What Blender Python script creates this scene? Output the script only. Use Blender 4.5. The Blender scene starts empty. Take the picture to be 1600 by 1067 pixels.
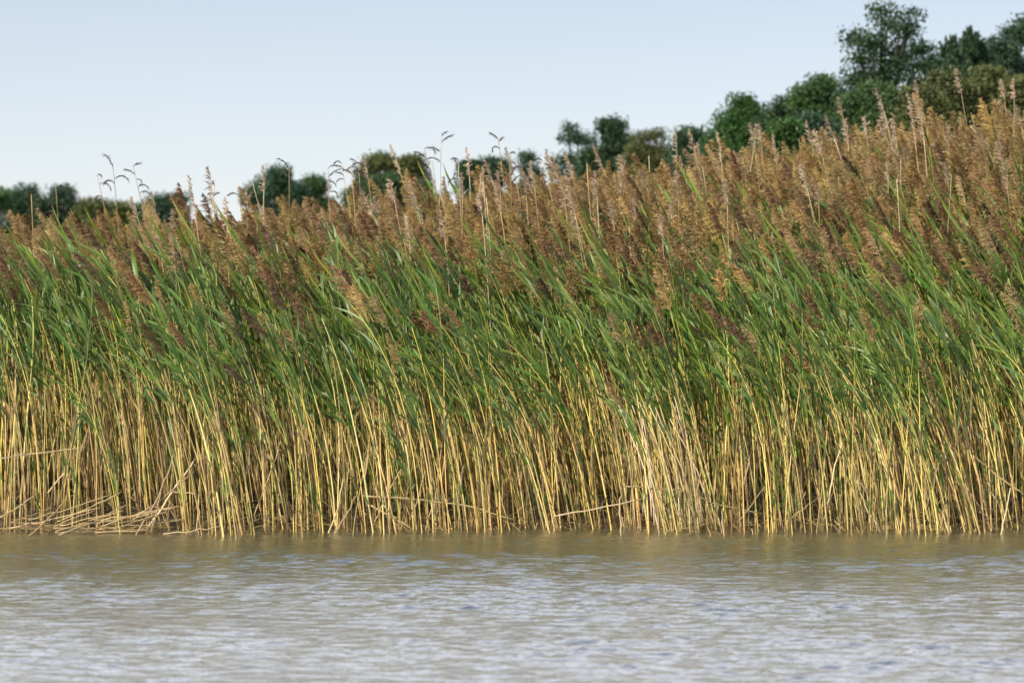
import bpy, math, random
import numpy as np
from mathutils import Vector, Matrix

sc = bpy.context.scene
C = sc.collection
R = math.radians

# ------------------------------------------------------------------ camera
CAM_H = 2.1
PITCH = -math.atan(16.5 / (100 / 36 * 1600))
FPX = 100 / 36 * 1600
cam_d = bpy.data.cameras.new('camera')
cam = bpy.data.objects.new('camera', cam_d)
C.objects.link(cam)
cam.location = (0, 0, CAM_H)
cam.rotation_euler = (math.pi / 2 - PITCH, 0, 0)
cam_d.lens = 100
cam_d.sensor_width = 36
cam_d.clip_end = 3000
cam_d.dof.use_dof = True
cam_d.dof.focus_distance = 32.4
cam_d.dof.aperture_fstop = 1.9
sc.camera = cam

# ------------------------------------------------------------------ sky and sun
SUN_EL, SUN_AZ = R(41), R(233)          # azimuth clockwise from +Y (north): behind the camera, to its left
world = bpy.data.worlds.new('World')
sc.world = world
world.use_nodes = True
nt = world.node_tree
bg = nt.nodes['Background']
sky = nt.nodes.new('ShaderNodeTexSky')
sky.sky_type = 'NISHITA'
sky.sun_disc = False
sky.sun_elevation = SUN_EL
sky.sun_rotation = SUN_AZ
sky.altitude = 50
sky.air_density = 1.0
sky.dust_density = 1.2
sky.ozone_density = 2.0
veil = nt.nodes.new('ShaderNodeMixRGB')       # thin high cloud whitening the whole sky
# haze at the horizon, a clearer blue strip above it, then bright broken high cloud over the rest of the sky
tc = nt.nodes.new('ShaderNodeTexCoord')
sp = nt.nodes.new('ShaderNodeSeparateXYZ')
nt.links.new(tc.outputs['Generated'], sp.inputs[0])
cl = nt.nodes.new('ShaderNodeTexNoise')
cl.inputs['Scale'].default_value = 3.2
cl.inputs['Detail'].default_value = 5
nt.links.new(tc.outputs['Generated'], cl.inputs['Vector'])
wob = nt.nodes.new('ShaderNodeMath')
wob.operation = 'MULTIPLY_ADD'
nt.links.new(cl.outputs['Fac'], wob.inputs[0])
wob.inputs[1].default_value = 0.05
nt.links.new(sp.outputs['Z'], wob.inputs[2])
vr = nt.nodes.new('ShaderNodeValToRGB')
el = vr.color_ramp.elements
for k, (p_, c_) in enumerate(((0.0, .52), (.065, .46), (.155, .32), (.25, .88), (.42, .70), (.62, .12), (1.0, .03))):
    e_ = el[k] if k < 2 else el.new(p_)
    e_.position = p_
    e_.color = (c_, c_, c_, 1)
nt.links.new(wob.outputs[0], vr.inputs[0])
nt.links.new(vr.outputs[0], veil.inputs[0])
vc = nt.nodes.new('ShaderNodeValToRGB')        # colour of the haze and of the cloud, as a share of 16
el = vc.color_ramp.elements
for k, (p_, c_) in enumerate(((0.0, (.74, .745, .76)), (.155, (.56, .565, .63)), (.25, (.90, .91, .96)))):
    e_ = el[k] if k < 2 else el.new(p_)
    e_.position = p_
    e_.color = (*c_, 1)
nt.links.new(wob.outputs[0], vc.inputs[0])
vm = nt.nodes.new('ShaderNodeVectorMath')
vm.operation = 'SCALE'
vm.inputs['Scale'].default_value = 16.0
nt.links.new(vc.outputs[0], vm.inputs[0])
nt.links.new(vm.outputs[0], veil.inputs[2])
nt.links.new(sky.outputs[0], veil.inputs[1])
nt.links.new(veil.outputs[0], bg.inputs[0])
bg.inputs[1].default_value = 0.085

sun_d = bpy.data.lights.new('sun', 'SUN')
sun = bpy.data.objects.new('sun', sun_d)
C.objects.link(sun)
sun_d.energy = 5.0
sun_d.angle = R(0.6)
sun_d.color = (1.0, 0.93, 0.80)
sdir = Vector((math.sin(SUN_AZ) * math.cos(SUN_EL), math.cos(SUN_AZ) * math.cos(SUN_EL), math.sin(SUN_EL)))
sun.rotation_euler = sdir.to_track_quat('Z', 'Y').to_euler()
sun.location = (-10, -10, 30)

vs = sc.view_settings
vs.view_transform = 'Standard'
vs.look = 'None'
vs.exposure = 0.52
vs.gamma = 1.0
vs.use_curve_mapping = False

# ------------------------------------------------------------------ helpers
rng = random.Random(7)
np.random.seed(7)


def at(px, py, Y):
    """the point of the plane y = Y that is seen at a pixel of the 1600 x 1067 photograph"""
    u, v = (px - 800) / FPX, (533.5 - py) / FPX
    d = Vector((u, math.cos(PITCH) + v * math.sin(PITCH), -math.sin(PITCH) + v * math.cos(PITCH)))
    t = Y / d.y
    return Vector((d.x * t, Y, CAM_H + d.z * t))


def smooth(a, b, x):
    t = np.clip((x - a) / (b - a), 0, 1)
    return t * t * (3 - 2 * t)


def front(x):
    """where the reed bed begins (distance from the camera) at a given x"""
    return 33.25 + 0.25 * np.sin(x * 0.9 + 1) + 0.18 * np.sin(x * 2.3) + 0.13 * np.sin(x * 5.1 + 2) + 0.10 * np.sin(x * 8.7)


def ground_z(x, y):
    x = np.asarray(x, float)
    y = np.asarray(y, float)
    f = front(x)
    shift = 1.7 - 1.25 * (1 - smooth(-4.4, -2.6, x))
    z = -0.45 + 0.55 * smooth(-1.5, 1.2, (y - f - shift)) + 0.1 * smooth(-.5, 2, y - f - shift)
    rise = np.clip(1.36 + 0.120 * x + .0033 * np.minimum(np.abs(x), 9) ** 2, 0.45, 3.1)
    z = z + rise * smooth(0.0, 1.0, (y - 34.6) / 12.0)
    z = z - 0.75 * rise * smooth(50, 75, y) + 0.03 * np.sin(x * 3.1 + y * 1.7) * smooth(33, 36, y)
    return z


def gz(x, y):
    return float(ground_z(x, y))


class MB:
    """collects vertices, faces and a per-vertex tone (a place on the material's own colour ramp)"""
    def __init__(self):
        self.v, self.f, self.t, self.m = [], [], [], []

    def tube(self, pts, rads, tones, sides=5, mi=0, cap=True):
        n0 = len(self.v)
        n = len(pts)
        for i, p in enumerate(pts):
            a = pts[max(i - 1, 0)]
            b = pts[min(i + 1, n - 1)]
            d = (b - a).normalized()
            u = d.cross(Vector((0, 1, 0.01)))
            if u.length < 1e-3:
                u = Vector((1, 0, 0))
            u.normalize()
            w = d.cross(u)
            for k in range(sides):
                an = 2 * math.pi * k / sides
                self.v.append(p + (u * math.cos(an) + w * math.sin(an)) * rads[i])
                self.t.append(tones[i])
        for i in range(n - 1):
            for k in range(sides):
                k2 = (k + 1) % sides
                self.f.append((n0 + i * sides + k, n0 + i * sides + k2, n0 + (i + 1) * sides + k2, n0 + (i + 1) * sides + k))
                self.m.append(mi)
        if cap:
            self.f.append(tuple(n0 + (n - 1) * sides + k for k in range(sides)))
            self.m.append(mi)
            self.f.append(tuple(n0 + k for k in reversed(range(sides))))
            self.m.append(mi)

    def ribbon(self, pts, widths, normal, tones, mi=0, fold=0.0):
        """a blade: two strips meeting in a mid rib"""
        n0 = len(self.v)
        n = len(pts)
        for i, p in enumerate(pts):
            d = (pts[min(i + 1, n - 1)] - pts[max(i - 1, 0)]).normalized()
            s = d.cross(normal)
            if s.length < 1e-3:
                s = d.cross(Vector((0.3, 1, 0.2)))
            s.normalize()
            nn = s.cross(d)
            w = widths[i] * .5
            self.v += [p - s * w + nn * w * fold, p, p + s * w + nn * w * fold]
            self.t += [tones[i]] * 3
        for i in range(n - 1):
            a = n0 + i * 3
            self.f += [(a, a + 1, a + 4, a + 3), (a + 1, a + 2, a + 5, a + 4)]
            self.m += [mi, mi]

    def strip(self, pts, widths, side, tones, mi=0):
        n0 = len(self.v)
        for i, p in enumerate(pts):
            w = widths[i] * .5
            self.v += [p - side * w, p + side * w]
            self.t += [tones[i]] * 2
        for i in range(len(pts) - 1):
            a = n0 + i * 2
            self.f.append((a, a + 1, a + 3, a + 2))
            self.m.append(mi)

    def tri(self, a, b, c, tone, mi=0):
        n0 = len(self.v)
        self.v += [a, b, c]
        self.t += [tone] * 3
        self.f.append((n0, n0 + 1, n0 + 2))
        self.m.append(mi)

    def mesh(self, name, mats, shade=True):
        me = bpy.data.meshes.new(name)
        me.from_pydata([tuple(p) for p in self.v], [], self.f)
        at_ = me.attributes.new('tone', 'FLOAT', 'POINT')
        at_.data.foreach_set('value', np.array(self.t, np.float32))
        for m in mats:
            me.materials.append(m)
        me.polygons.foreach_set('material_index', np.array(self.m, np.int32))
        if shade:
            me.polygons.foreach_set('use_smooth', np.ones(len(self.f), bool))
        me.update()
        return me


def link(name, me, parent=None):
    o = bpy.data.objects.new(name, me)
    C.objects.link(o)
    if parent is not None:
        o.parent = parent
    return o


def empty(name, loc, rot=(0, 0, 0)):
    o = bpy.data.objects.new(name, None)
    o.empty_display_size = .1
    C.objects.link(o)
    o.location = loc
    o.rotation_euler = rot
    return o


def tag(o, label=None, cat=None, group=None, kind=None):
    if label:
        o['label'] = label
    if cat:
        o['category'] = cat
    if group:
        o['group'] = group
    if kind:
        o['kind'] = kind
    return o


def copy_tree(o, parent=None):
    c = o.copy()
    C.objects.link(c)
    if parent is not None:
        c.parent = parent
    for ch in list(kids.get(o.name, [])):
        d = ch.copy()
        C.objects.link(d)
        d.parent = c
    return c


kids = {}

# ------------------------------------------------------------------ materials


def ramp(nt, stops, src):
    r = nt.nodes.new('ShaderNodeValToRGB')
    el = r.color_ramp.elements
    while len(el) < len(stops):
        el.new(0.5)
    for e, (p, c) in zip(el, stops):
        e.position = p
        e.color = (*c, 1)
    nt.links.new(src, r.inputs[0])
    return r


def plant_mat(name, stops, rough=0.55, transl=0.0, hue=0.02, val=(0.75, 1.25), spec=0.3, noise=14.0, sat=(.9, 1.1)):
    m = bpy.data.materials.new(name)
    m.use_nodes = True
    nt = m.node_tree
    L = nt.links.new
    b = nt.nodes['Principled BSDF']
    out = nt.nodes['Material Output']
    a = nt.nodes.new('ShaderNodeAttribute')
    a.attribute_name = 'tone'
    tc = nt.nodes.new('ShaderNodeTexCoord')
    nz = nt.nodes.new('ShaderNodeTexNoise')
    nz.inputs['Scale'].default_value = noise
    L(tc.outputs['Object'], nz.inputs['Vector'])
    ad = nt.nodes.new('ShaderNodeMath')
    ad.operation = 'MULTIPLY_ADD'
    L(nz.outputs['Fac'], ad.inputs[0])
    ad.inputs[1].default_value = 0.34
    sb = nt.nodes.new('ShaderNodeMath')
    sb.operation = 'SUBTRACT'
    L(a.outputs['Fac'], sb.inputs[0])
    sb.inputs[1].default_value = 0.17
    L(sb.outputs[0], ad.inputs[2])
    rp = ramp(nt, stops, ad.outputs[0])
    oi = nt.nodes.new('ShaderNodeObjectInfo')
    wn = nt.nodes.new('ShaderNodeTexWhiteNoise')
    wn.noise_dimensions = '1D'
    L(oi.outputs['Random'], wn.inputs['W'])
    sep = nt.nodes.new('ShaderNodeSeparateColor')
    L(wn.outputs['Color'], sep.inputs[0])
    hs = nt.nodes.new('ShaderNodeHueSaturation')

    def mr(src, lo, hi):
        x = nt.nodes.new('ShaderNodeMapRange')
        x.inputs['To Min'].default_value = lo
        x.inputs['To Max'].default_value = hi
        L(src, x.inputs['Value'])
        return x.outputs[0]
    L(mr(sep.outputs[0], .5 - hue, .5 + hue), hs.inputs['Hue'])
    L(mr(sep.outputs[1], *val), hs.inputs['Value'])
    L(mr(sep.outputs[2], *sat), hs.inputs['Saturation'])
    L(rp.outputs[0], hs.inputs['Color'])
    L(hs.outputs[0], b.inputs['Base Color'])
    b.inputs['Roughness'].default_value = rough
    b.inputs['Specular IOR Level'].default_value = spec
    if transl:
        tr = nt.nodes.new('ShaderNodeBsdfTranslucent')
        L(hs.outputs[0], tr.inputs[0])
        mx = nt.nodes.new('ShaderNodeMixShader')
        mx.inputs[0].default_value = transl
        L(b.outputs[0], mx.inputs[1])
        L(tr.outputs[0], mx.inputs[2])
        L(mx.outputs[0], out.inputs[0])
    return m


M = {}
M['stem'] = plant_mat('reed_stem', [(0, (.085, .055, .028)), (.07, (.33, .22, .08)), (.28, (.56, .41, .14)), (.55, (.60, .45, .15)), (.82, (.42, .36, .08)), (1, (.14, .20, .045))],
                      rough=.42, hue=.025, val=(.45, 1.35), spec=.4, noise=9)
M['dry_stem'] = plant_mat('dry_stem', [(0, (.15, .10, .05)), (.35, (.42, .30, .135)), (1, (.52, .41, .26))], rough=.5, hue=.015, val=(.5, 1.12))
M['leaf'] = plant_mat('reed_leaf', [(0, (.034, .072, .012)), (.35, (.072, .132, .018)), (.65, (.145, .198, .028)), (.88, (.30, .30, .065)), (1, (.48, .34, .10))],
                      rough=.45, transl=.30, hue=.022, val=(.7, 1.35), spec=.45, noise=5)
M['dry_leaf'] = plant_mat('dry_leaf', [(0, (.08, .05, .025)), (1, (.34, .24, .11))], rough=.6, transl=.2, hue=.015)
M['plume_dark'] = plant_mat('plume_dark', [(0, (.085, .047, .025)), (.5, (.165, .094, .044)), (1, (.31, .19, .085))], rough=.7, transl=.22, hue=.012, val=(.7, 1.3), noise=20)
M['plume_tan'] = plant_mat('plume_tan', [(0, (.20, .13, .057)), (.5, (.375, .255, .105)), (1, (.55, .41, .19))], rough=.7, transl=.28, hue=.015, val=(.7, 1.25), noise=20)
M['plume_pale'] = plant_mat('plume_pale', [(0, (.32, .22, .14)), (.5, (.46, .35, .24)), (1, (.58, .46, .34))], rough=.75, transl=.28, hue=.012, val=(.7, 1.15), noise=20)
M['plume_black'] = plant_mat('plume_black', [(0, (.045, .03, .035)), (1, (.13, .09, .08))], rough=.7, transl=.1, hue=.02)
M['bark'] = plant_mat('bark', [(0, (.03, .026, .02)), (1, (.07, .058, .048))], rough=.9, hue=.01)


def crown_mat(name, c0, c1, c2):
    return plant_mat(name, [(0, c0), (.5, c1), (1, c2)], rough=.55, transl=.25, hue=.008, val=(1.02, 1.25), spec=.25, noise=.8)


M['crown_dark'] = crown_mat('crown_dark', (.018, .040, .019), (.030, .062, .026), (.048, .088, .034))
M['crown_green'] = crown_mat('crown_green', (.026, .060, .018), (.042, .090, .025), (.066, .122, .034))
M['crown_olive'] = crown_mat('crown_olive', (.05, .062, .018), (.08, .096, .026), (.125, .138, .038))
M['crown_teal'] = crown_mat('crown_teal', (.022, .050, .028), (.036, .076, .040), (.058, .105, .052))


def earth_mat():
    m = bpy.data.materials.new('mud')
    m.use_nodes = True
    nt = m.node_tree
    b = nt.nodes['Principled BSDF']
    tc = nt.nodes.new('ShaderNodeTexCoord')
    nz = nt.nodes.new('ShaderNodeTexNoise')
    nz.inputs['Scale'].default_value = 2.2
    nz.inputs['Detail'].default_value = 9
    nt.links.new(tc.outputs['Object'], nz.inputs['Vector'])
    rp = ramp(nt, [(.3, (.025, .018, .011)), (.55, (.055, .041, .025)), (.75, (.10, .075, .045))], nz.outputs['Fac'])
    nt.links.new(rp.outputs[0], b.inputs['Base Color'])
    b.inputs['Roughness'].default_value = .8
    bp = nt.nodes.new('ShaderNodeBump')
    bp.inputs['Strength'].default_value = .8
    bp.inputs['Distance'].default_value = .05
    nt.links.new(nz.outputs['Fac'], bp.inputs['Height'])
    nt.links.new(bp.outputs[0], b.inputs['Normal'])
    return m


def water_mat():
    m = bpy.data.materials.new('water')
    m.use_nodes = True
    nt = m.node_tree
    b = nt.nodes['Principled BSDF']
    b.inputs['Base Color'].default_value = (.044, .045, .034, 1)
    b.inputs['Roughness'].default_value = .12
    b.inputs['IOR'].default_value = 9.0
    b.inputs['Specular IOR Level'].default_value = .5
    tc = nt.nodes.new('ShaderNodeTexCoord')
    mp = nt.nodes.new('ShaderNodeMapping')
    mp.inputs['Scale'].default_value = (7.0, 13.0, 1)
    nz = nt.nodes.new('ShaderNodeTexNoise')
    nz.inputs['Scale'].default_value = 1.6
    nz.inputs['Detail'].default_value = 4
    nt.links.new(tc.outputs['Object'], mp.inputs[0])
    nt.links.new(mp.outputs[0], nz.inputs['Vector'])
    bp = nt.nodes.new('ShaderNodeBump')
    bp.inputs['Strength'].default_value = .55
    bp.inputs['Distance'].default_value = .02
    nt.links.new(nz.outputs['Fac'], bp.inputs['Height'])
    nt.links.new(bp.outputs[0], b.inputs['Normal'])
    return m


# ------------------------------------------------------------------ ground and water


def sheet(name, xs, ys, zfun, mat):
    X, Y = np.meshgrid(xs, ys)
    Z = zfun(X, Y)
    nx, ny = len(xs), len(ys)
    v = np.stack([X, Y, Z], -1).reshape(-1, 3).astype(np.float32)
    i = np.arange(nx * ny).reshape(ny, nx)
    f = np.stack([i[:-1, :-1], i[:-1, 1:], i[1:, 1:], i[1:, :-1]], -1).reshape(-1, 4).astype(np.int32)
    me = bpy.data.meshes.new(name)
    me.vertices.add(len(v))
    me.vertices.foreach_set('co', v.ravel())
    me.loops.add(f.size)
    me.loops.foreach_set('vertex_index', f.ravel())
    me.polygons.add(len(f))
    me.polygons.foreach_set('loop_start', np.arange(0, f.size, 4, dtype=np.int32))
    me.polygons.foreach_set('use_smooth', np.ones(len(f), bool))
    me.update(calc_edges=True)
    me.materials.append(mat)
    o = link(name, me)
    o['kind'] = 'structure'
    return o


def spaced(lo, a, b, hi, step, n=14):
    inner = np.arange(a, b, step)
    left = a - (a - lo) * (np.linspace(0, 1, n)[1:][::-1]) ** 3
    right = b + (hi - b) * (np.linspace(0, 1, n)) ** 3
    return np.concatenate([left, inner, right])


sheet('ground', spaced(-900, -10, 11, 900, .35), spaced(-60, 31, 52, 2600, .35, 22), ground_z, earth_mat())

wr = np.random.RandomState(3)
WAVES = []
for i in range(90):
    lam = math.exp(wr.uniform(math.log(.09), math.log(.45)))
    th = wr.normal(R(82), R(30))
    k = 2 * math.pi / lam
    slope = .023
    WAVES.append((k * math.cos(th), k * math.sin(th), slope / k * wr.uniform(.5, 1.4), wr.uniform(0, 6.28)))


def water_z(X, Y):
    Z = np.zeros_like(X)
    for kx, ky, a, ph in WAVES:
        # slow wander of the phase breaks up long straight crests
        Z += a * np.sin(kx * X + ky * Y + ph + 0.9 * np.sin(.7 * X + .31 * Y * 1.3 + ph * 3))
    gust = .78 + .32 * np.sin(.55 * X + .9 * np.sin(.4 * Y) + 1.1 * Y) * np.sin(.33 * X - .5 * Y + 1)
    lee = .78 + .22 * smooth(0, 4.5, front(X) - Y)      # calmer water close under the reeds
    return Z * gust * lee * (1 - smooth(34, 35.5, Y))


water = sheet('water', spaced(-900, -7.4, 7.4, 900, .032), spaced(-60, 16.8, 36, 37, .026, 8), water_z, water_mat())

# ------------------------------------------------------------------ reed shapes
W = Vector((-1, 0, 0))         # the wind blows to the left of the picture


def stem_curve(r, L, th0, th1, power, n=13, side=0.0):
    pts, tan = [Vector((0, 0, 0))], []
    jit = 0
    for i in range(n):
        s = (i + .5) / n
        jit += r.gauss(0, .022)
        th = th0 + jit + th1 * s ** power
        d = Vector((-math.sin(th), side * math.sin(s * 3), math.cos(th))).normalized()
        tan.append(d)
        pts.append(pts[-1] + d * (L / n))
    tan.append(tan[-1])
    return pts, tan


def at_s(pts, tan, s):
    n = len(pts) - 1
    x = min(max(s, 0), .9999) * n
    i = int(x)
    return pts[i].lerp(pts[i + 1], x - i), tan[min(i, len(tan) - 1)]


def leaf_mb(r, p, t, L, w, kind='green', wind=1.0, mi=0):
    mb = MB()
    sgn = r.choice((-1, 1))
    out = (W * wind * r.uniform(-.1, 1.0) + Vector((r.uniform(-.4, .8), r.uniform(-.8, .8), 0)))
    d0 = (t * r.uniform(.8, 1.2) + out * r.uniform(.2, .65)).normalized()
    if r.random() < .33:         # still stiff and upright, or turned the other way
        end = (d0 + Vector((r.uniform(-.6, .6), r.uniform(-.5, .5), r.uniform(-.5, .3)))).normalized()
    else:
        end = (t * r.uniform(.3, 1.0) + W * wind * r.uniform(.3, 1.1) + Vector((r.uniform(-.4, .5), r.uniform(-.5, .5), r.uniform(-.5, .6)))).normalized()
    n = 6
    pts = [p.copy()]
    for i in range(n):
        s = (i + .5) / n
        d = d0.lerp(end, min(1, s ** 1.2 * r.uniform(.75, 1.0))).normalized()
        pts.append(pts[-1] + d * (L / n))
    prof = [.35, .8, 1.0, .95, .75, .42, .04]
    nrm = Vector((r.uniform(-.5, .5), -r.uniform(.1, 1.1), r.uniform(.2, 1.0))).normalized()
    if kind == 'green':
        base = min(.95, max(.08, r.gauss(.33, .16)))
        base = min(base, .58)
        if r.random() < .012:
            base = r.uniform(.6, .75)
        tip = r.choice((0, 0, 0, .1, .3))
    else:
        base, tip = r.uniform(.2, .9), 0
    tones = [min(1, base + tip * (i / n) ** 3) for i in range(n + 1)]
    mb.ribbon(pts, [w * q for q in prof], nrm, tones, mi, fold=r.uniform(.1, .5))
    return mb


def plume_into(mb, r, p, t, L, mat_i=0, spread=.22, wind=1.0, dens=64, droop=.5, tone=.5):
    n = 9
    pts, tans = [p.copy()], []
    d = t.copy()
    for i in range(n):
        s = i / n
        d = (d + W * .10 * wind * s + Vector((0, 0, -.10 * s * droop))).normalized()
        tans.append(d)
        pts.append(pts[-1] + d * (L / n))
    tans.append(d)
    mb.tube(pts, [.006 * (1 - .8 * i / n) for i in range(n + 1)], [tone] * (n + 1), 3, mat_i, cap=False)
    for j in range(dens):
        s = (j + r.random()) / dens
        q, tt = at_s(pts, tans, s * .985)
        prof = (math.sin(math.pi * min(1, (s * .86 + .16))) ** .7) * (1 - .25 * s)
        bl = spread * prof * r.uniform(.65, 1.25)
        az = Vector((r.gauss(0, .35), r.gauss(0, .5), r.gauss(0, .25)))
        d0 = (tt * r.uniform(.5, .9) + W * wind * r.uniform(.05, .75) + az).normalized()
        d1 = (tt * .25 + W * wind * r.uniform(.5, 1.0) + az * .6 + Vector((0, 0, -droop * r.uniform(.3, 1.4)))).normalized()
        bp = [q]
        m = 3
        for i in range(m):
            bp.append(bp[-1] + d0.lerp(d1, (i + .5) / m).normalized() * (bl / m))
        sd = Vector((r.uniform(-.4, .4), r.uniform(-.5, .5), 1)).normalized()
        tn = min(1, max(0, tone + r.gauss(0, .18)))
        mb.strip(bp, [.006, .013, .012, .003], sd, [tn] * 4, mat_i)
        for k in range(5):
            a, dd = at_s(bp, [(bp[i + 1] - bp[i]).normalized() for i in range(m)], r.uniform(.25, .98))
            e = (dd * .8 + Vector((r.gauss(0, .45), r.gauss(0, .45), r.gauss(-.15, .4)))).normalized()
            sp = r.uniform(.025, .05)
            sdv = e.cross(Vector((r.uniform(-1, 1), r.uniform(-1, 1), .3))).normalized() * r.uniform(.003, .006)
            mb.tri(a - sdv, a + sdv, a + e * sp, min(1, max(0, tn + r.uniform(-.1, .25))), mat_i)


def reed_shape(seed, kind):
    """list of (part name, MB, material) for one reed standing at the origin"""
    r = random.Random(seed)
    parts = []
    wind = 1.0
    if kind == 'dark':
        L, th0, th1 = r.uniform(2.65, 3.15), R(r.uniform(-1, 6)), R(r.uniform(14, 40))
        nl, lo, hi = r.randint(4, 7), r.uniform(.60, .76), .985
        pl = ('plume_dark', r.uniform(.34, .56), r.uniform(.13, .19), r.uniform(.3, .8), r.randint(48, 68))
    elif kind == 'tan':
        L, th0, th1 = r.uniform(2.5, 3.0), R(r.uniform(-1, 4)), R(r.uniform(8, 24))
        nl, lo, hi = r.randint(3, 5), .62, .96
        pl = ('plume_tan', r.uniform(.38, .62), r.uniform(.11, .18), r.uniform(.05, .5), r.randint(48, 70))
        wind = .7
    elif kind == 'leafy':
        L, th0, th1 = r.uniform(2.5, 3.15), R(r.uniform(-1, 6)), R(r.uniform(8, 36))
        nl, lo, hi = r.randint(4, 7), r.uniform(.56, .80), .99
        pl = None
    elif kind == 'bare':
        L, th0, th1 = r.uniform(.5, 2.3), R(r.uniform(-7, 12)), R(r.uniform(-4, 14))
        nl, lo, hi = r.randint(0, 2), .3, .9
        pl = None
    elif kind == 'sprout':
        L, th0, th1 = r.uniform(.9, 1.4), R(r.uniform(2, 9)), R(r.uniform(8, 20))
        nl, lo, hi = 7, .3, .98
        pl = None
    pts, tan = stem_curve(r, L, th0, th1, r.uniform(2.0, 3.2), side=r.uniform(-.06, .06))
    n = len(pts) - 1
    mb = MB()
    r0 = r.uniform(.0062, .0112)
    off = r.uniform(-.12, .1)
    rads = [r0 * (1 - .6 * (i / n) ** 1.3) for i in range(n + 1)]
    if kind == 'sprout':
        tones = [min(1, .55 + .5 * i / n) for i in range(n + 1)]
    elif kind == 'bare':
        tones = [min(1, .05 + (.35 + off) * i / n) for i in range(n + 1)]
    else:
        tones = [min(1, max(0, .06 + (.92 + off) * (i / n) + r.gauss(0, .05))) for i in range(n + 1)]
    mb.tube(pts, rads, tones, 5)
    parts.append(('stem', mb, M['dry_stem'] if kind == 'bare' else M['stem']))
    for i in range(nl):
        s = lo + (hi - lo) * ((i + r.uniform(.1, .9)) / nl)
        p, t = at_s(pts, tan, s)
        k = 'dry' if kind == 'bare' or (s < .55 and r.random() < .16) else 'green'
        l = leaf_mb(r, p, t, r.uniform(.28, .54) * (1 if k == 'green' else .6), r.uniform(.024, .044) * (1 if k == 'green' else .6), k, wind)
        parts.append(('leaf', l, M['leaf'] if k == 'green' else M['dry_leaf']))
    if kind in ('dark', 'leafy', 'tan'):
        for i in range(r.choice((1, 2, 3, 4, 5))):       # stray leaves low on the stem
            p, t = at_s(pts, tan, r.uniform(.2, 1) ** .7 * .64)
            k = 'dry' if r.random() < .3 else 'green'
            parts.append(('leaf', leaf_mb(r, p, t, r.uniform(.2, .46), r.uniform(.014, .032), k, .6), M['leaf'] if k == 'green' else M['dry_leaf']))
    if pl:
        mb = MB()
        p, t = at_s(pts, tan, .995)
        plume_into(mb, r, p, t, pl[1], 0, pl[2], wind * r.uniform(.6, 1.1), dens=pl[4], droop=pl[3], tone=r.uniform(.25, .75))
        parts.append(('plume', mb, M[pl[0]]))
    return parts


def joined(parts, name):
    mats, mb = [], MB()
    for _, p, m in parts:
        if m not in mats:
            mats.append(m)
        mi = mats.index(m)
        n0 = len(mb.v)
        mb.v += p.v
        mb.t += p.t
        mb.f += [tuple(n0 + i for i in f) for f in p.f]
        mb.m += [mi] * len(p.f)
    return mb.mesh(name, mats)


# ------------------------------------------------------------------ the mass of reeds behind the front ranks (beyond 300)
KINDS = ['dark'] * 12 + ['tan'] * 12 + ['leafy'] * 8 + ['bare'] * 6
IDX = {}
variant_coll = bpy.data.collections.new('reed_variants')
for i, k in enumerate(KINDS):
    me = joined(reed_shape(1000 + i, k), f'reed_{k}')
    o = bpy.data.objects.new(f'reed_variant_{i:03d}', me)
    variant_coll.objects.link(o)
    IDX.setdefault(k, []).append(i)


def scatter(name, pts, label, cat, coll=variant_coll):
    """pts: rows of (x, y, z, rx, ry, rz, scale, variant)"""
    a = np.array(pts, np.float32)
    me = bpy.data.meshes.new(name)
    me.vertices.add(len(a))
    me.vertices.foreach_set('co', a[:, :3].ravel())
    q = me.attributes.new('rot', 'FLOAT_VECTOR', 'POINT')
    q.data.foreach_set('vector', a[:, 3:6].ravel())
    q = me.attributes.new('scl', 'FLOAT', 'POINT')
    q.data.foreach_set('value', a[:, 6].copy())
    q = me.attributes.new('idx', 'INT', 'POINT')
    q.data.foreach_set('value', a[:, 7].astype(np.int32))
    o = link(name, me)
    tag(o, label, cat, kind='stuff')
    ng = bpy.data.node_groups.new(name, 'GeometryNodeTree')
    ng.interface.new_socket('Geometry', in_out='INPUT', socket_type='NodeSocketGeometry')
    ng.interface.new_socket('Geometry', in_out='OUTPUT', socket_type='NodeSocketGeometry')
    gi = ng.nodes.new('NodeGroupInput')
    go = ng.nodes.new('NodeGroupOutput')
    ip = ng.nodes.new('GeometryNodeInstanceOnPoints')
    ci = ng.nodes.new('GeometryNodeCollectionInfo')
    ci.inputs['Collection'].default_value = coll
    ci.inputs['Separate Children'].default_value = True
    ci.inputs['Reset Children'].default_value = True

    def attr(nm, ty):
        n = ng.nodes.new('GeometryNodeInputNamedAttribute')
        n.data_type = ty
        n.inputs[0].default_value = nm
        return [s for s in n.outputs if s.enabled and s.name == 'Attribute'][0]
    L = ng.links.new
    L(gi.outputs[0], ip.inputs['Points'])
    L(ci.outputs[0], ip.inputs['Instance'])
    ip.inputs['Pick Instance'].default_value = True
    L(attr('idx', 'INT'), ip.inputs['Instance Index'])
    e2r = ng.nodes.new('FunctionNodeEulerToRotation')
    L(attr('rot', 'FLOAT_VECTOR'), e2r.inputs[0])
    L(e2r.outputs[0], ip.inputs['Rotation'])
    L(attr('scl', 'FLOAT'), ip.inputs['Scale'])
    L(ip.outputs[0], go.inputs[0])
    md = o.modifiers.new('instances', 'NODES')
    md.node_group = ng
    return o


def lean_of(x):
    """extra tilt to the left, about Y: less on the left third of the bed"""
    return -(0.02 + 0.075 * float(smooth(-5, 1, x)) + .05 * math.sin(x * 1.3 + .6) + .03 * math.sin(x * 3.7))


def reed_row(x, y, kind, sc_=1.0):
    tilt = lean_of(x) * (1 - .75 * float(smooth(36, 39, y))) + rng.gauss(0, .06)
    return (x, y, gz(x, y) - .05, rng.gauss(0, .06), tilt, rng.gauss(0, .55), sc_, rng.choice(IDX[kind]))


pts = []
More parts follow.
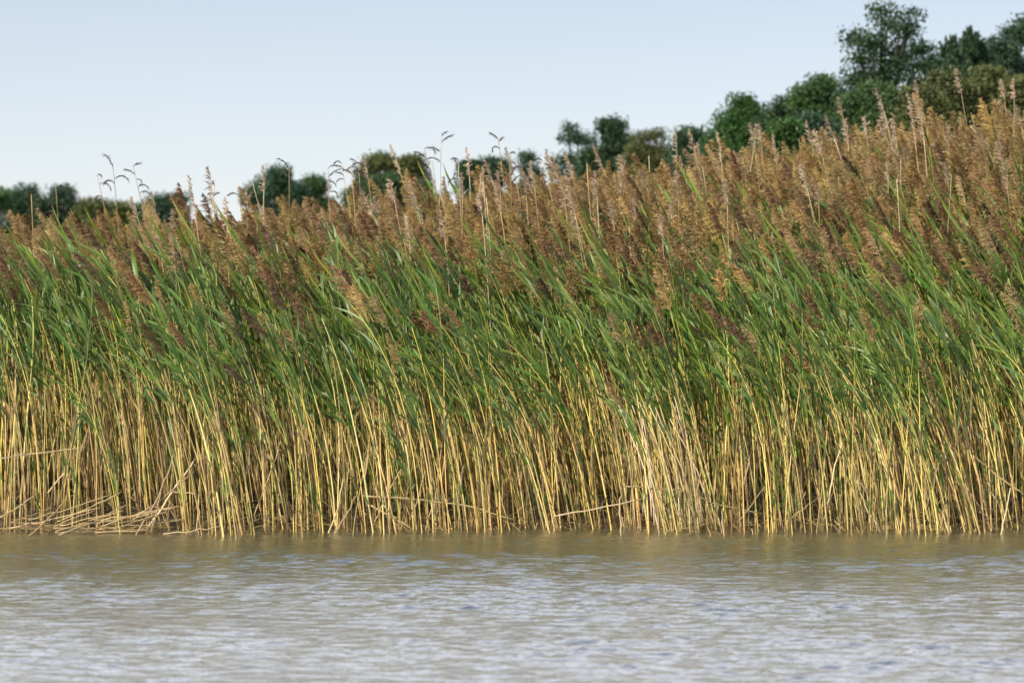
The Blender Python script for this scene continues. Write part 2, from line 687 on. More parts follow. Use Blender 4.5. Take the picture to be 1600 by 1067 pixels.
# close behind the front ranks
for i in range(3000):
    x = rng.uniform(-13, 13)
    y = float(front(x)) + .55 + 3.6 * rng.random() ** 1.15
    u = rng.random()
    k = 'dark' if u < .055 else 'tan' if u < .11 else 'leafy' if u < .86 else 'bare'
    pts.append(reed_row(x, y, k, rng.uniform(.76, 1.13)))
# up the slope
for i in range(8200):
    y = 36.5 + 14.5 * rng.random() ** 1.05
    x = rng.uniform(-14.5, 14.5) * (y / 46)
    s = (y - 36.5) / 6
    u = rng.random()
    pd = .13 * max(0, 1 - s * .7)
    k = 'dark' if u < pd else 'tan' if u < pd + .27 + .62 * min(1, s) else 'leafy' if u < .95 else 'bare'
    pts.append(reed_row(x, y, k, rng.uniform(.88, 1.10)))
scatter('reed_bed', pts, 'dense mass of green and brown plumed reeds filling the bank behind the front ranks', 'reeds')

# ------------------------------------------------------------------ 300 front reeds, one by one
LANDMARKS = [(-9, -5.2, 'at the left end of the straw heap'), (-5.2, -4.4, 'behind the middle of the straw heap'),
             (-4.4, -3.7, 'at the right end of the straw heap'), (-3.7, -2.7, 'just right of the straw heap'),
             (-2.7, -1.8, 'by the two leaning broken stalks'), (-1.8, -.9, 'behind the long level stalk'),
             (-.9, .05, 'at the right tip of the level stalk'), (.05, .9, 'behind the thin sloping stalk'),
             (.9, 1.6, 'left beside the pale bunch'), (1.6, 2.6, 'in the pale bunch'), (2.6, 3.5, 'right beside the pale bunch'),
             (3.5, 4.6, 'left beside the bright green sprout'), (4.6, 5.4, 'left beside the sharply bent stalk'), (5.4, 9, 'behind the sharply bent stalk')]
LOOK = {'dark': 'reed with drooping brown plume', 'tan': 'reed with upright tan plume',
        'leafy': 'plumeless leafy reed', 'bare': 'leafless dry reed stalk'}
protos = {}
for k, n in (('dark', 9), ('tan', 3), ('leafy', 7), ('bare', 7)):
    for i in range(n):
        parts = [(nm, mb.mesh(f'{k}_reed_{nm}', [m])) for nm, mb, m in reed_shape(5000 + 37 * len(protos), k)]
        protos[(k, i)] = parts
first = {}


def place_reed(x, y, k):
    key = (k, rng.choice([q[1] for q in protos if q[0] == k]))
    nm = {'dark': 'plumed_reed', 'tan': 'plumed_reed', 'leafy': 'leafy_reed', 'bare': 'dry_stalk'}[k]
    if key not in first:
        o = empty(nm, (0, 0, 0))
        kids[o.name] = [link(pn, me, o) for pn, me in protos[key]]
        first[key] = o
    else:
        o = copy_tree(first[key])
    o.location = (x, y, gz(x, y) - .05)
    o.rotation_euler = (rng.gauss(0, .05), lean_of(x) + rng.gauss(0, .055), rng.gauss(0, .5))
    s = rng.uniform(.78, 1.12)
    o.scale = (s, s, s)
    zone = next(z for a, b, z in LANDMARKS if a <= x < b)
    b = abs(o.rotation_euler[1])
    size = 'tall ' if s > 1.02 else 'short ' if s < .95 else ''
    lean = 'steeply leaning ' if b > .19 else 'nearly upright ' if b < .07 else ''
    return tag(o, size + lean + LOOK[k] + ' ' + zone, 'reed', 'reeds of the front ranks at the water edge')


for i in range(300):
    x = -6.75 + 13.5 * (i + rng.random()) / 300
    u = rng.random()
    k = 'dark' if u < .07 else 'tan' if u < .10 else 'leafy' if u < .62 else 'bare'
    place_reed(x, float(front(x)) + rng.uniform(-.15, .75) - .75 * rng.random() ** 5, k)

# ------------------------------------------------------------------ pale dead stalks from last year, standing above the plumes


def dead_stalk(x, y, H, bend, seed, style, label, group=None, lean=None):
    """style: tuft (narrow pale plume), bare, hook_left / hook_right (curled dark remains)"""
    r = random.Random(seed)
    root = empty('dead_stalk', (x, y, gz(x, y) - .05))
    n = 12
    th0 = R(r.gauss(2, 3)) if lean is None else R(lean)
    pts, tan = stem_curve(r, H, th0, R(bend), 1.6, n, r.uniform(-.03, .03))
    sx = Vector((-pts[-1].x, 0, 0))          # keep the top above its base
    root.location.x += sx.x
    root.location.z = gz(root.location.x, y) - .05
    mb = MB()
    tn = r.uniform(.25, .95) if not style.startswith('hook') else r.uniform(.2, .6)
    mb.tube(pts, [r.uniform(.008, .011) * (1 - .5 * i / n) for i in range(n + 1)], [tn] * (n + 1), 4)
    link('stem', mb.mesh('dead_stem', [M['dry_stem']]), root)
    p, t = pts[-1], tan[-1]
    if style == 'tuft':
        mb = MB()
        plume_into(mb, r, p - t * .12, t, r.uniform(.28, .5), 0, r.uniform(.07, .13), .35, dens=34, droop=.05, tone=r.uniform(.4, .8))
        link('plume', mb.mesh('pale_plume', [M['plume_pale']]), root)
    elif style.startswith('hook'):
        sg = -1 if style == 'hook_left' else 1
        mb = MB()
        top = .34 if style != 'hook_pair' else .3
        s_ = 1.0
        for j in range(r.randint(2, 5)):
            q, tt = at_s(pts, tan, s_)
            s_ -= r.uniform(.008, .045)
            L = r.uniform(.07, .27)
            sgj = -sg if r.random() < .22 else sg
            d = Vector((0, r.uniform(-.5, .5), 0))
            hp = [q]
            a = R(r.uniform(0, 40))
            turn = r.uniform(5, 30)
            for i in range(6):
                a += R(turn * r.uniform(.5, 1.4))
                hp.append(hp[-1] + Vector((sgj * math.sin(a), d.y, math.cos(a))).normalized() * (L / 6))
            mb.tube(hp, [.004, .004, .005, .006, .006, .004, .002], [.3] * 7, 4)
            for k in range(int(16 + 130 * L)):
                qq, dd = at_s(hp, [(hp[i + 1] - hp[i]).normalized() for i in range(6)], r.uniform(.12, 1))
                e = (dd * .9 + Vector((r.gauss(0, .3), r.gauss(0, .3), r.gauss(-.35, .3)))).normalized()
                sdv = e.cross(Vector((r.random(), r.random(), r.random()))).normalized() * r.uniform(.003, .006)
                mb.tri(qq - sdv, qq + sdv, qq + e * r.uniform(.025, .075), r.uniform(.1, .9))
        link('seed_head', mb.mesh('curled_seed_head', [M['plume_black']]), root)
    if r.random() < .4:
        q, tt = at_s(pts, tan, r.uniform(.55, .8))
        link('leaf', leaf_mb(r, q, tt, r.uniform(.2, .35), .015, 'dry', .6).mesh('dry_leaf_blade', [M['dry_leaf']]), root)
    tag(root, label, 'dead reed', group)
    return root


SKY_HEADS = [  # px, py of the top, style, label
    (152, 268, 'hook_left', 'pale dead reed with left curling dark tufts, first of three against the sky'),
    (178, 262, 'hook_left', 'pale dead reed with strongly hooked dark head, middle of three against the sky'),
    (207, 260, 'hook_right', 'pale dead reed with right curling dark tufts, third of three against the sky'),
    (87, 292, 'hook_right', 'dead reed with dark upright tip above the leftmost trees'),
    (50, 298, 'hook_right', 'dead reed with frayed dark head at the far left skyline'),
    (336, 286, 'hook_left', 'thin dead reed with small curled tufts left of the dark round tree'),
    (372, 302, 'hook_right', 'short dead reed with curled tip just left of the dark round tree'),
    (452, 262, 'hook_left', 'dead reed with curled tip over the dark round tree'),
    (512, 262, 'hook_right', 'dead reed with ragged head, left one of the pair beside the dark round tree'),
    (534, 256, 'hook_left', 'dead reed with ragged dark head, right one of the pair beside the dark round tree'),
    (548, 258, 'hook_right', 'dead reed with thin drooping tufts close left of the olive trees'),
    (560, 254, 'hook_left', 'dead reed with hooked top in front of the olive trees'),
    (663, 232, 'hook_left', 'bare thin dead reed tip right of the olive trees'),
    (690, 205, 'hook_right', 'tallest thin dead reed with one hook against the sky, right of the olive trees'),
    (716, 252, 'hook_left', 'dead reed with comb of drooping hooks beside the tallest thin reed'),
    (779, 220, 'hook_left', 'dead reed with feathery tip between the two small dark trees'),
    (796, 238, 'hook_right', 'dead reed with arched dark hook left of the small ragged tree'),
    (848, 244, 'hook_right', 'pale dead reed arching beside the small ragged tree'),
]
for i, (px, py, st, lab) in enumerate(SKY_HEADS):
    Y = rng.uniform(40, 44)
    p = at(px, py, Y)
    H = p.z - gz(p.x, Y) + .02
    dead_stalk(p.x, Y, H, rng.uniform(0, 9), 70 + i, st, lab)

for i in range(270):       # the rest, mostly to the right, in front of and among the tan plumes
    px = 1600 * rng.random() ** .72
    Y = rng.uniform(36.5, 46)
    line = 375 - 0.135 * px
    u = rng.random()
    py = line + (rng.uniform(-45, 25) if u < .45 else rng.uniform(0, 120))
    p = at(px, py, Y)
    H = p.z - gz(p.x, Y)
    if not 1.9 < H < 3.9:
        continue
    st = 'tuft' if rng.random() < (.75 if px > 820 else .5) else 'bare'
    if px < 860 and rng.random() < .3:
        continue
    zone = ('left of the dark round tree' if px < 480 else 'below the olive trees' if px < 720 else
            'left of the ragged airy tree' if px < 900 else 'below the low yellowish trees' if px < 1085 else
            'below the knob topped tree' if px < 1260 else 'below the tall airy tree' if px < 1460 else 'below the spiky dark tree')
    lab = ('pale dead reed with narrow feathery plume, ' if st == 'tuft' else 'bare straight dead reed tip, ') + zone
    dead_stalk(p.x, Y, H, rng.uniform(-4, 14), 300 + i, st, lab, 'pale dead reeds above the brown plumes')

# one big dark panicle against the sky and two tall ones at the right
for px, py, lab in ((305, 282, 'tall reed with comb shaped dark plume alone against the sky at left'),
                    (652, 262, 'reed with full brown plume standing up before the olive trees'),
                    (1462, 140, 'tall reed with big brown plume rising before the olive bushes at right'),
                    (1577, 145, 'tall reed with big brown plume at the right edge of the skyline')):
    Y = 42.5
    p = at(px, py, Y)
    root = empty('plumed_reed', (p.x + .25, Y, gz(p.x, Y) - .05))
    r = random.Random(px)
    H = p.z - gz(p.x, Y) - .5
    pts_, tan_ = stem_curve(r, H, R(2), R(9), 1.8)
    mb = MB()
    mb.tube(pts_, [.011 - .0004 * i for i in range(14)], [.1 + .06 * i for i in range(14)], 5)
    link('stem', mb.mesh('tall_stem', [M['stem']]), root)
    for i in range(5):
        q, t = at_s(pts_, tan_, .6 + .08 * i)
        link('leaf', leaf_mb(r, q, t, r.uniform(.35, .5), .034, 'green', .7).mesh('tall_reed_leaf', [M['leaf']]), root)
    mb = MB()
    plume_into(mb, r, pts_[-1], tan_[-1], .56, 0, .22, .7, droop=.35, tone=.5)
    link('plume', mb.mesh('tall_plume', [M['plume_dark'] if px < 400 else M['plume_tan']]), root)
    tag(root, lab, 'reed')

# ------------------------------------------------------------------ fallen, bent and crossing stalks at the water's edge


def stick(pix, Y0, Y1, rad, label, group=None, tone=.6, name='fallen_stalk', mat='dry_stem'):
    """a dry stalk laid along pixels of the photograph, from distance Y0 to Y1"""
    n = len(pix)
    ctrl = [at(px, py, Y0 + (Y1 - Y0) * i / (n - 1)) for i, (px, py) in enumerate(pix)]
    base = min(ctrl, key=lambda q: q.z).copy()
    pp = []
    for i in range(n - 1):
        for k in range(4):
            q = ctrl[i].lerp(ctrl[i + 1], k / 4)
            if 0 < k:
                q += Vector((rng.gauss(0, .005), rng.gauss(0, .005), rng.gauss(0, .006)))
            pp.append(q - base)
    pp.append(ctrl[-1] - base)
    m = len(pp)
    mb = MB()
    mb.tube(pp, [rad * .8 * (1 - .35 * i / m) for i in range(m)], [min(1, max(0, tone + rng.gauss(0, .08))) for i in range(m)], 6)
    me = mb.mesh(name, [M[mat]])
    o = link(name, me)
    o.location = base
    return tag(o, label, 'dry stalk', group)


stick([(1540, 838), (1533, 775), (1521, 711), (1556, 742), (1600, 771)], 33.0, 33.2, .016, 'golden stalk bent sharply at its top, standing in water near right edge', tone=.35, name='bent_stalk')
stick([(566, 774), (640, 779), (730, 790), (806, 812)], 33.1, 33.3, .014, 'long pale stalk lying level across the stems, left of middle')
stick([(866, 806), (930, 795), (1005, 779)], 33.1, 33.4, .012, 'thin stalk sloping up to the right, near the middle of the edge')
stick([(974, 760), (1060, 765), (1130, 790), (1190, 802)], 33.1, 33.2, .013, 'long orange stalk lying across the pale bunched stems', tone=.35)
stick([(578, 788), (612, 808), (645, 826)], 33.0, 32.9, .013, 'short stalk sloping down into the water below the long level one', tone=.4)
stick([(640, 832), (600, 790), (586, 762)], 33.0, 33.1, .012, 'broken stalk crossing the short sloping one', tone=.4)
stick([(512, 836), (528, 795), (536, 748)], 33.0, 33.3, .013, 'leaning broken stalk, left one of two rising from water beside long level stalk')
stick([(520, 838), (538, 810), (556, 775)], 32.9, 33.3, .013, 'leaning broken stalk, right one of two rising from water beside long level stalk')
stick([(1376, 832), (1352, 790), (1338, 750)], 32.9, 33.2, .013, 'stalk slanting out of the water, left of the bright green sprout')
stick([(1483, 832), (1472, 800), (1462, 790)], 32.8, 33.0, .014, 'short stalk slanting out of water at the foot of the bright green sprout', tone=.35)
stick([(1470, 830), (1474, 800), (1481, 776)], 32.8, 33.0, .012, 'short upright stub beside the foot of the bright green sprout', tone=.35)
stick([(1564, 836), (1572, 800), (1579, 762)], 32.8, 33.0, .012, 'grey broken stub standing in water right of the sharply bent stalk', tone=.9)
stick([(971, 838), (968, 800), (970, 775)], 32.6, 32.7, .014, 'short orange stub standing out in the water near the middle', tone=.3)
stick([(1112, 842), (1106, 825), (1102, 810)], 32.5, 32.8, .012, 'low stub in the water right below the pale bunched stems', tone=.25)
stick([(1132, 838), (1128, 815), (1129, 795)], 32.6, 32.8, .012, 'leaning stub in water just right of the pale bunched stems', tone=.6)
stick([(1293, 788), (1302, 740), (1316, 690)], 33.2, 33.4, .012, 'pale stalk fragment hanging among stems right of the pale bunch', tone=.7)
stick([(1230, 814), (1262, 788), (1300, 760)], 33.2, 33.6, .011, 'dark dry stalk sloping up behind the stems right of the pale bunch', tone=.2)
# left heap
stick([(0, 716), (60, 708), (134, 699)], 33.2, 33.5, .012, 'thin pale stalk lying nearly level, entering at the left edge')
stick([(212, 836), (240, 790), (263, 740), (282, 664)], 32.8, 33.3, .014, 'tall slanted stalk crossing over the straw heap at left')
stick([(232, 822), (268, 770), (306, 714)], 32.9, 33.3, .015, 'whitish thick stalk rising to the right out of the straw heap', tone=.95)
stick([(208, 812), (250, 782), (303, 737)], 32.9, 33.2, .013, 'pale slanted stalk below the whitish thick one in the straw heap', tone=.8)
stick([(92, 836), (140, 818), (200, 788)], 32.7, 33.0, .016, 'thick golden stalk leaning low over the water at the heap')
stick([(37, 844), (70, 815), (104, 782)], 32.6, 32.9, .013, 'golden stalk leaning from the water at the heap front', tone=.4)
stick([(0, 808), (28, 792), (58, 770)], 32.9, 33.2, .013, 'pale slanted stalk at the extreme left edge of the heap')
stick([(75, 770), (100, 740), (98, 740), (118, 752)], 33.0, 33.3, .011, 'kinked stalk with an angular bend above the heap')
stick([(306, 832), (312, 800), (304, 771), (270, 768)], 32.9, 33.1, .012, 'stalk folded over at its top at the right end of the heap', tone=.5)
stick([(236, 832), (246, 795), (252, 768)], 32.7, 32.8, .012, 'thin stub before the whitish thick stalk', tone=.4)
stick([(255, 834), (300, 830), (345, 822)], 32.7, 32.6, .01, 'thin straw floating level right of the heap', tone=.5)
for i in range(30):
    x0 = rng.uniform(-20, 190)
    y0 = 812 + rng.uniform(0, 22)
    ln = rng.uniform(60, 150)
    sl = rng.gauss(-.10, .16)
    Ys = rng.uniform(32.75, 33.1)
    stick([(x0, y0), (x0 + ln * .5, y0 + ln * .5 * sl + rng.uniform(-2, 2)), (x0 + ln, y0 + ln * sl)], Ys, Ys + rng.uniform(-.1, .3), rng.uniform(.006, .0115),
          'golden straw lying in the flattened heap at the left waterline', 'straws of the flattened heap', tone=rng.uniform(.08, .6), name='fallen_straw')
for i in range(24):
    px = rng.uniform(330, 1590)
    y0 = rng.uniform(795, 832)
    a = rng.choice((-1, 1)) * R(rng.uniform(8, 40))
    ln = rng.uniform(40, 130)
    Ys = rng.uniform(33.1, 33.9)
    zone = ('left of the crossed low stalks' if px < 560 else 'around the long level stalk' if px < 820 else 'left of the pale bunched stems' if px < 1020 else
            'around the pale bunched stems' if px < 1160 else 'between the pale bunch and the green sprout' if px < 1430 else 'near the sharply bent stalk')
    stick([(px, y0), (px + math.sin(a) * ln * .5 + rng.uniform(-4, 4), y0 - math.cos(a) * ln * .5), (px + math.sin(a) * ln, y0 - math.cos(a) * ln)], Ys, Ys + .2,
          rng.uniform(.007, .011), 'thin broken stalk leaning ' + ('right' if a > 0 else 'left') + ' at the waterline, ' + zone, 'broken stalks at the waterline',
          tone=rng.uniform(.15, .8), name='broken_stalk')

# the pale bunch right of the middle
for i in range(20):
    px = rng.gauss(1068, 26)
    x0 = px + rng.gauss(0, 6)
    y0 = rng.uniform(806, 834)
    top = rng.uniform(610, 730)
    a = rng.gauss(-.10, .10)
    Ys = rng.uniform(32.9, 33.4)
    h = y0 - top
    stick([(x0, y0), (x0 + a * h * .5, y0 - h * .5), (x0 + a * h * 1.25 - 5, top)], Ys, Ys + .25, rng.uniform(.008, .012),
          'whitish dry stalk packed in the pale bunch right of the middle', 'stalks of the pale bunch', tone=rng.uniform(.35, .9), name='pale_stalk')

# bright green sprouts
for px, py, Y, lab, s in ((1466, 832, 32.9, 'bright young green sprout standing in the water left of the sharply bent stalk', 1.0),
                          (1482, 826, 33.2, 'second slimmer green sprout right behind the bright young one', .9),
                          (186, 815, 33.1, 'fresh green sprout rising out of the straw heap', .75),
                          (66, 822, 32.9, 'low green sprout at the front of the straw heap', .45),
                          (128, 812, 33.0, 'small green sprout left of the fresh one in the straw heap', .5),
                          (352, 818, 33.1, 'green sprout right of the folded stalk by the heap', .6),
                          (1220, 818, 33.2, 'lone green shoot between the pale bunch and the bright sprout', .85),
                          (650, 826, 33.1, 'green shoot standing behind the long level stalk', 1.0)):
    p = at(px, py, Y)
    o = empty('green_sprout', (p.x, Y, p.z - .03))
    for pn, mb, m in reed_shape(px, 'sprout'):
        link(pn, mb.mesh('sprout_' + pn, [m]), o)
    o.scale = (s, s, s)
    tag(o, lab, 'reed')

# dead leaves and crumbs of stem lying between the reed feet
mb = MB()
r = random.Random(11)
for i in range(5200):
    x = r.uniform(-8, 8)
    y = float(front(x)) + (r.uniform(.1, 4.5) if i > 260 else r.uniform(-.5, .3))
    z = max(gz(x, y), 0) + r.uniform(0, .05) + (.25 * r.random() ** 3)
    a = r.uniform(0, 6.28)
    d = Vector((math.cos(a), math.sin(a), r.gauss(0, .35))).normalized()
    L = r.uniform(.08, .4)
    p = Vector((x, y, z))
    mb.strip([p, p + d * L * .5 + Vector((0, 0, r.uniform(-.02, .04))), p + d * L], [.006, r.uniform(.01, .022), .004], Vector((-d.y, d.x, r.uniform(-.5, .5))).normalized(), [r.random()] * 3)
tag(link('reed_litter', mb.mesh('reed_litter', [M['dry_leaf']])), 'dead leaves and stem crumbs lying between the feet of the reeds', 'litter', kind='stuff')

# ------------------------------------------------------------------ trees beyond the reed bed


def tree(label, px0, px1, py0, Y, mat, lobes, name='tree', dens=1.0, leaf=.15, airy=0.0, base_drop=None, style='round', seed=0, group=None, trunk_r=.16):
    """lobes: (u, v, r) in the tree's own box, u across 0..1, v up 0..1, r as a share of the width"""
    rs = np.random.RandomState(seed + int(px0))
    a = at(px0, py0, Y)
    b = at(px1, py0, Y)
    cx, wd = (a.x + b.x) / 2, b.x - a.x
    top = a.z - .12 * wd
    base = gz(cx, Y) - .1
    H = top - base
    root = empty(name, (cx, Y, base))
    r = random.Random(seed + int(px0))
    vis_lo = at(px0, base_drop + 25, Y).z - base if base_drop else H * .25      # the foot of the crown box
    cents = []
    lobes = list(lobes)
    if style == 'round' and airy < .2:
        lobes = [(u + r.gauss(0, .08), v + r.gauss(-.02, .06), q * r.uniform(.55, 1.08)) for u, v, q in lobes]
        for k in range(9):                       # small outlying sprays that break the outline
            an = r.uniform(-.35, math.pi + .35)
            lobes.append((.5 + .52 * math.cos(an) * r.uniform(.8, 1.05), .42 + .56 * math.sin(an) * r.uniform(.75, 1.08), r.uniform(.05, .14)))
    shrink = .76 if airy > .5 else .9
    for u, v, q in lobes:
        cents.append((Vector(((u - .5) * wd * .88, r.uniform(-.25, .25) * wd, vis_lo + (H - vis_lo) * v)), q * wd * shrink))
    for k in range(5):
        cents.append((Vector((r.uniform(-.58, .58) * wd, r.uniform(-.2, .2) * wd, vis_lo * r.uniform(.35, .97))), r.uniform(.22, .32) * wd))
    # trunk and limbs
    mb = MB()
    tips = [Vector((r.uniform(-.02, .02) * wd, 0, H * k / 6 * .68)) for k in range(7)]
    mb.tube([Vector((0, 0, -.1))] + tips[1:], [trunk_r * (1 - .8 * k / 6) for k in range(7)], [r.random() for k in range(7)], 7)
    link('trunk', mb.mesh('trunk', [M['bark']]), root)
    mb = MB()
    for c, q in cents:
        s = tips[min(5, max(1, int((c.z - q * .6) / (H * .68) * 6)))]
        mid = s.lerp(c, .5) + Vector((0, 0, .08 * H * r.uniform(0, 1)))
        mb.tube([s, mid, c, c + Vector((r.uniform(-.3, .3), r.uniform(-.3, .3), .6)) * q], [trunk_r * .35, trunk_r * .22, trunk_r * .12, .01], [.4] * 4, 4, cap=False)
    link('limb', mb.mesh('limbs', [M['bark']]), root)
    # crown: leaf-sized faces in clumps
    P, T = [], []
    for c, q in cents:
        nsub = max(4, int((8 + 2.2 * (q / leaf) ** 1.6) * (1 - airy * .55) * dens))
        for j in range(nsub):
            d = rs.normal(size=3)
            d /= np.linalg.norm(d)
            spiky = style == 'spiky' and q < .2 * wd
            if spiky:
                d = np.array([d[0] * .75, d[1] * .6, abs(d[2]) * .9 - .2])
            rad = q * rs.uniform(.25, 1.0) ** .6
            sc_ = np.array(c) + d * rad * np.array([1, .9, .85])
            nl = int(98 * dens)
            if spiky:
                ax = np.array([rs.normal(-.05, .16), rs.normal(0, .15), 1])
                t = rs.uniform(0, 1, nl) ** 1.3
                L = wd * rs.uniform(.12, .30)
                pp = sc_ + t[:, None] * ax * L + rs.normal(size=(nl, 3)) * (.035 * wd * (1.02 - t))[:, None]
            else:
                cr = leaf * rs.uniform(1.1, 2.3)
                pp = sc_ + np.clip(rs.normal(size=(nl, 3)), -1.7, 1.7) * cr * np.array([1, 1, .65])
            P.append(pp)
            T.append(np.clip(rs.uniform(.15, .85) + rs.normal(0, .1, nl), 0, 1))
    P = np.concatenate(P)
    T = np.concatenate(T)
    n = len(P)
    d1 = rs.normal(size=(n, 3))
    if style == 'spiky':
        d1[:, 2] += 2.2
    d1 /= np.linalg.norm(d1, axis=1)[:, None]
    d2 = np.cross(d1, rs.normal(size=(n, 3)))
    d2 /= np.linalg.norm(d2, axis=1)[:, None]
    s = leaf * .43 * rs.uniform(.5, 1.4, n)[:, None]
    V = np.stack([P - d1 * s, P + d2 * s * .5, P + d1 * s, P - d2 * s * .5], 1).reshape(-1, 3)
    me = bpy.data.meshes.new('crown')
    me.vertices.add(len(V))
    me.vertices.foreach_set('co', V.astype(np.float32).ravel())
    me.loops.add(4 * n)
    me.loops.foreach_set('vertex_index', np.arange(4 * n, dtype=np.int32))
    me.polygons.add(n)
    me.polygons.foreach_set('loop_start', np.arange(0, 4 * n, 4, dtype=np.int32))
    me.update(calc_edges=True)
    at_ = me.attributes.new('tone', 'FLOAT', 'POINT')
    at_.data.foreach_set('value', np.repeat(T, 4).astype(np.float32))
    me.materials.append(M[mat])
    link('crown', me, root)
    return tag(root, label, 'tree', group)


HEADS = [(.5, .86, .2), (.28, .62, .2), (.72, .6, .2), (.5, .55, .26), (.2, .3, .22), (.8, .28, .22), (.5, .2, .35)]
ROUND = [(.5, .3, .42), (.3, .45, .3), (.7, .45, .3), (.5, .68, .3), (.35, .75, .2), (.65, .78, .2), (.5, .9, .12)]
# right: the tall airy tree
tree('tall airy dark tree with sky showing through, its top touching the upper edge', 1300, 1448, -6, 80, 'crown_dark',
     [(.24, .80, .12), (.28, .66, .13), (.20, .50, .11), (.09, .36, .09), (.30, .40, .12), (.15, .22, .08), (.60, .90, .10), (.52, .97, .06), (.58, .74, .15),
      (.80, .70, .12), (.86, .84, .08), (.90, .60, .09), (.72, .52, .15), (.48, .55, .13), (.55, .36, .18), (.80, .36, .12), (.45, .18, .18), (.70, .16, .18), (.36, .05, .16), (.62, .02, .2), (.96, .44, .06), (.84, .93, .04), (.40, .74, .10), (.66, .62, .12), (.72, .84, .09), (.36, .52, .12)],
     airy=.6, base_drop=215, dens=.75, leaf=.13, seed=1, trunk_r=.2)
tree('spiky dark tree with upswept shoots right of the tall airy tree', 1450, 1578, -34, 84, 'crown_dark',
     [(.14, .30, .14), (.30, .48, .15), (.48, .52, .16), (.66, .46, .16), (.84, .32, .14), (.3, .12, .3), (.55, .2, .34), (.8, .1, .3), (.1, .05, .24), (.5, -.15, .4), (.2, -.2, .3), (.85, -.2, .3), (.72, .3, .26), (.34, .3, .26)],
     style='spiky', base_drop=170, leaf=.13, seed=2)
tree('dark tree cut by the right edge of the picture', 1545, 1690, -12, 86, 'crown_teal',
     [(.08, .5, .14), (.2, .75, .15), (.35, .85, .18), (.15, .3, .18), (.4, .5, .3), (.7, .6, .3), (.3, .1, .25), (.65, .2, .3)], base_drop=200, leaf=.14, seed=3)
tree('small dark tree filling the gap right of the tall airy tree', 1424, 1480, 48, 82, 'crown_dark', [(.3, .8, .16), (.5, .6, .25), (.4, .3, .35), (.7, .2, .35), (.2, .1, .3)], base_drop=150, leaf=.11, airy=.3, seed=4)
OL = 'olive green bushy tree '
tree(OL + 'at the foot of the tall airy tree', 1400, 1468, 136, 72, 'crown_olive', HEADS, base_drop=200, leaf=.11, seed=5)
tree(OL + 'with bright rounded top below the spiky dark tree', 1448, 1512, 112, 74, 'crown_olive', HEADS, base_drop=190, leaf=.11, seed=6)
tree(OL + 'right below the spiky dark tree, beside its bright topped twin', 1514, 1578, 112, 75, 'crown_olive', HEADS, base_drop=190, leaf=.11, seed=7)
tree('brownish olive tree at the right edge under the cut dark tree', 1570, 1640, 118, 70, 'crown_olive', HEADS, base_drop=200, leaf=.11, seed=8)
tree('low green tree filling the space under the tall airy tree', 1310, 1430, 128, 76, 'crown_green', ROUND, base_drop=260, leaf=.13, seed=9)
tree('dense dark tree behind the olive bushes', 1405, 1625, 70, 90, 'crown_dark', [(.08, .5, .18), (.2, .6, .25), (.5, .7, .28), (.8, .7, .25), (.3, .2, .3), (.7, .2, .3)], base_drop=260, leaf=.15, seed=10)
tree('round green tree left of the tall airy tree', 1228, 1325, 122, 90, 'crown_green', ROUND + [(.15, .35, .2), (.85, .3, .2)], base_drop=240, leaf=.13, seed=11)
tree('small dark green tree between the knob topped tree and the round one', 1196, 1245, 155, 94, 'crown_dark', ROUND, base_drop=240, leaf=.13, seed=12)
tree('big green tree with a round knob on its top', 1088, 1232, 134, 96, 'crown_green',
     [(.53, .93, .10), (.50, .82, .11), (.4, .66, .2), (.65, .68, .2), (.25, .48, .2), (.8, .5, .2), (.5, .4, .3), (.12, .3, .16), (.9, .3, .18), (.4, .15, .3), (.75, .15, .3)], base_drop=260, leaf=.14, airy=.2, seed=13)
tree('low bright green bush at the right of the knob topped tree', 1190, 1262, 192, 70, 'crown_green', ROUND, base_drop=270, leaf=.11, seed=14)
tree('low bluish bush before the round green tree', 1235, 1300, 178, 72, 'crown_teal', ROUND, base_drop=260, leaf=.10, seed=15)
tree('small pointed dark tree left of the knob topped tree', 1052, 1100, 202, 100, 'crown_teal', [(.5, .85, .14), (.45, .6, .25), (.6, .35, .35), (.3, .2, .3)], base_drop=270, leaf=.13, seed=16)
YL = 'low yellowish tree '
tree(YL + 'with one thin raised twig tuft, right of the pair', 1014, 1062, 198, 104, 'crown_olive', [(.22, .92, .08), (.3, .66, .25), (.65, .55, .28), (.4, .25, .4), (.7, .2, .3)], base_drop=275, leaf=.12, airy=.3, seed=17)
tree(YL + 'with plain rounded top, left of the pair', 984, 1022, 212, 104, 'crown_olive', ROUND, base_drop=275, leaf=.12, seed=18)
tree('dark dense round tree in the clump right of the ragged airy tree', 916, 988, 190, 110, 'crown_dark', ROUND + [(.2, .25, .25), (.8, .2, .25)], base_drop=290, leaf=.14, seed=19)
tree('ragged airy tree with a thin raised left top, left of the dark dense round tree', 864, 932, 183, 112, 'crown_teal',
     [(.36, .93, .07), (.34, .8, .11), (.6, .78, .16), (.85, .75, .14), (.2, .5, .14), (.5, .52, .2), (.08, .36, .1), (.3, .25, .22), (.7, .3, .28), (.1, .12, .14)], base_drop=285, leaf=.13, airy=.4, dens=.75, seed=20)
tree('small ragged tree standing alone left of the ragged airy tree', 806, 846, 232, 120, 'crown_dark', [(.45, .88, .16), (.5, .65, .24), (.7, .55, .2), (.4, .35, .35), (.3, .15, .35)], base_drop=300, leaf=.13, airy=.3, seed=21)
tree('small dark rounded tree right of the little pointed tree', 748, 788, 240, 125, 'crown_teal', ROUND, base_drop=300, leaf=.14, seed=22)
tree('little pointed dark tree right of the tallest thin reed', 724, 750, 250, 125, 'crown_teal', [(.5, .85, .15), (.5, .6, .28), (.5, .3, .42)], base_drop=300, leaf=.13, seed=23)
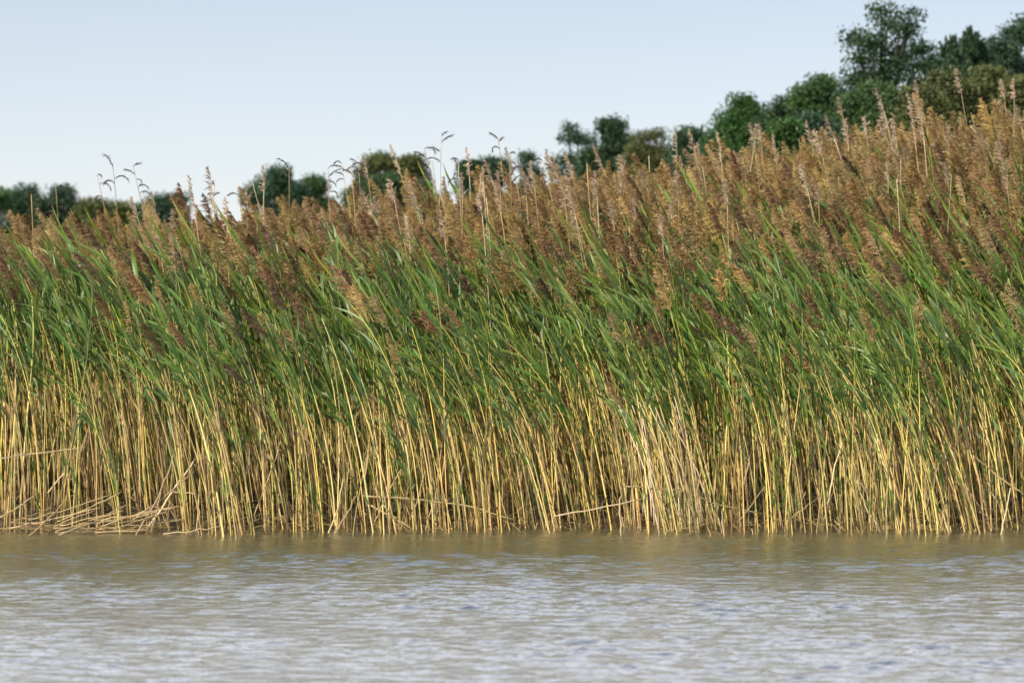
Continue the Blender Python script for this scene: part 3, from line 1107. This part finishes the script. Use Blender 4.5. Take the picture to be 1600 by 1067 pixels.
tree('olive tree with flat spreading top, left of the pair', 566, 618, 234, 120, 'crown_olive', [(.3, .85, .2), (.65, .8, .2), (.85, .68, .16), (.2, .55, .2), (.5, .4, .3), (.4, .15, .4), (.8, .2, .3)], base_drop=310, leaf=.14, seed=24)
tree('olive tree with narrow rounded top, right of the pair', 614, 662, 238, 120, 'crown_olive', [(.4, .85, .24), (.6, .7, .25), (.4, .5, .32), (.5, .2, .45)], base_drop=310, leaf=.14, seed=25)
tree('low broad green tree under the olive pair', 552, 698, 266, 116, 'crown_green', [(.1, .4, .12), (.25, .6, .14), (.45, .6, .16), (.65, .55, .16), (.85, .45, .14), (.3, .2, .2), (.7, .2, .2)], base_drop=320, leaf=.14, seed=26)
tree('dark round bluish tree standing alone left of the ragged reed pair', 384, 476, 262, 130, 'crown_teal',
     [(.15, .55, .2), (.35, .68, .22), (.6, .74, .22), (.82, .6, .2), (.4, .3, .3), (.7, .3, .3), (.2, .2, .22)], base_drop=340, leaf=.16, seed=27)
tree('small green tree touching the right side of the dark round one', 474, 512, 274, 132, 'crown_green', ROUND, base_drop=330, leaf=.15, seed=28)
for i, (x0, x1, y0, mt, lab) in enumerate((
        (-25, 18, 294, 'crown_green', 'far green tree at the left edge of the picture'),
        (16, 34, 304, 'crown_teal', 'far slim bluish tree second from the left edge'),
        (30, 62, 297, 'crown_teal', 'far ragged bluish tree left of the dark upright reed tip'),
        (58, 88, 306, 'crown_dark', 'far dark tree just behind the dark upright reed tip'),
        (88, 108, 293, 'crown_teal', 'far narrow pointed tree right of the dark upright reed tip'),
        (106, 134, 318, 'crown_teal', 'far low tree left of the three hooked reeds'),
        (132, 164, 312, 'crown_olive', 'far rounded olive tree behind the first hooked reed'),
        (160, 202, 314, 'crown_olive', 'far broad olive tree behind the middle hooked reed'),
        (198, 236, 318, 'crown_teal', 'far low dark tree behind the third hooked reed'),
        (234, 262, 304, 'crown_teal', 'far pointed tree right of the hooked reeds'),
        (254, 286, 300, 'crown_dark', 'far taller dark tree left of the comb shaped plume'))):
    tree(lab, x0, x1, y0, 150 + 3 * (i % 3), mt, [(u, v, q * .82) for u, v, q in ROUND] if i % 3 else [(.5, .86, .15), (.5, .62, .28), (.45, .3, .42), (.6, .1, .45)], base_drop=366, leaf=.2, dens=.7, seed=40 + i, trunk_r=.14)
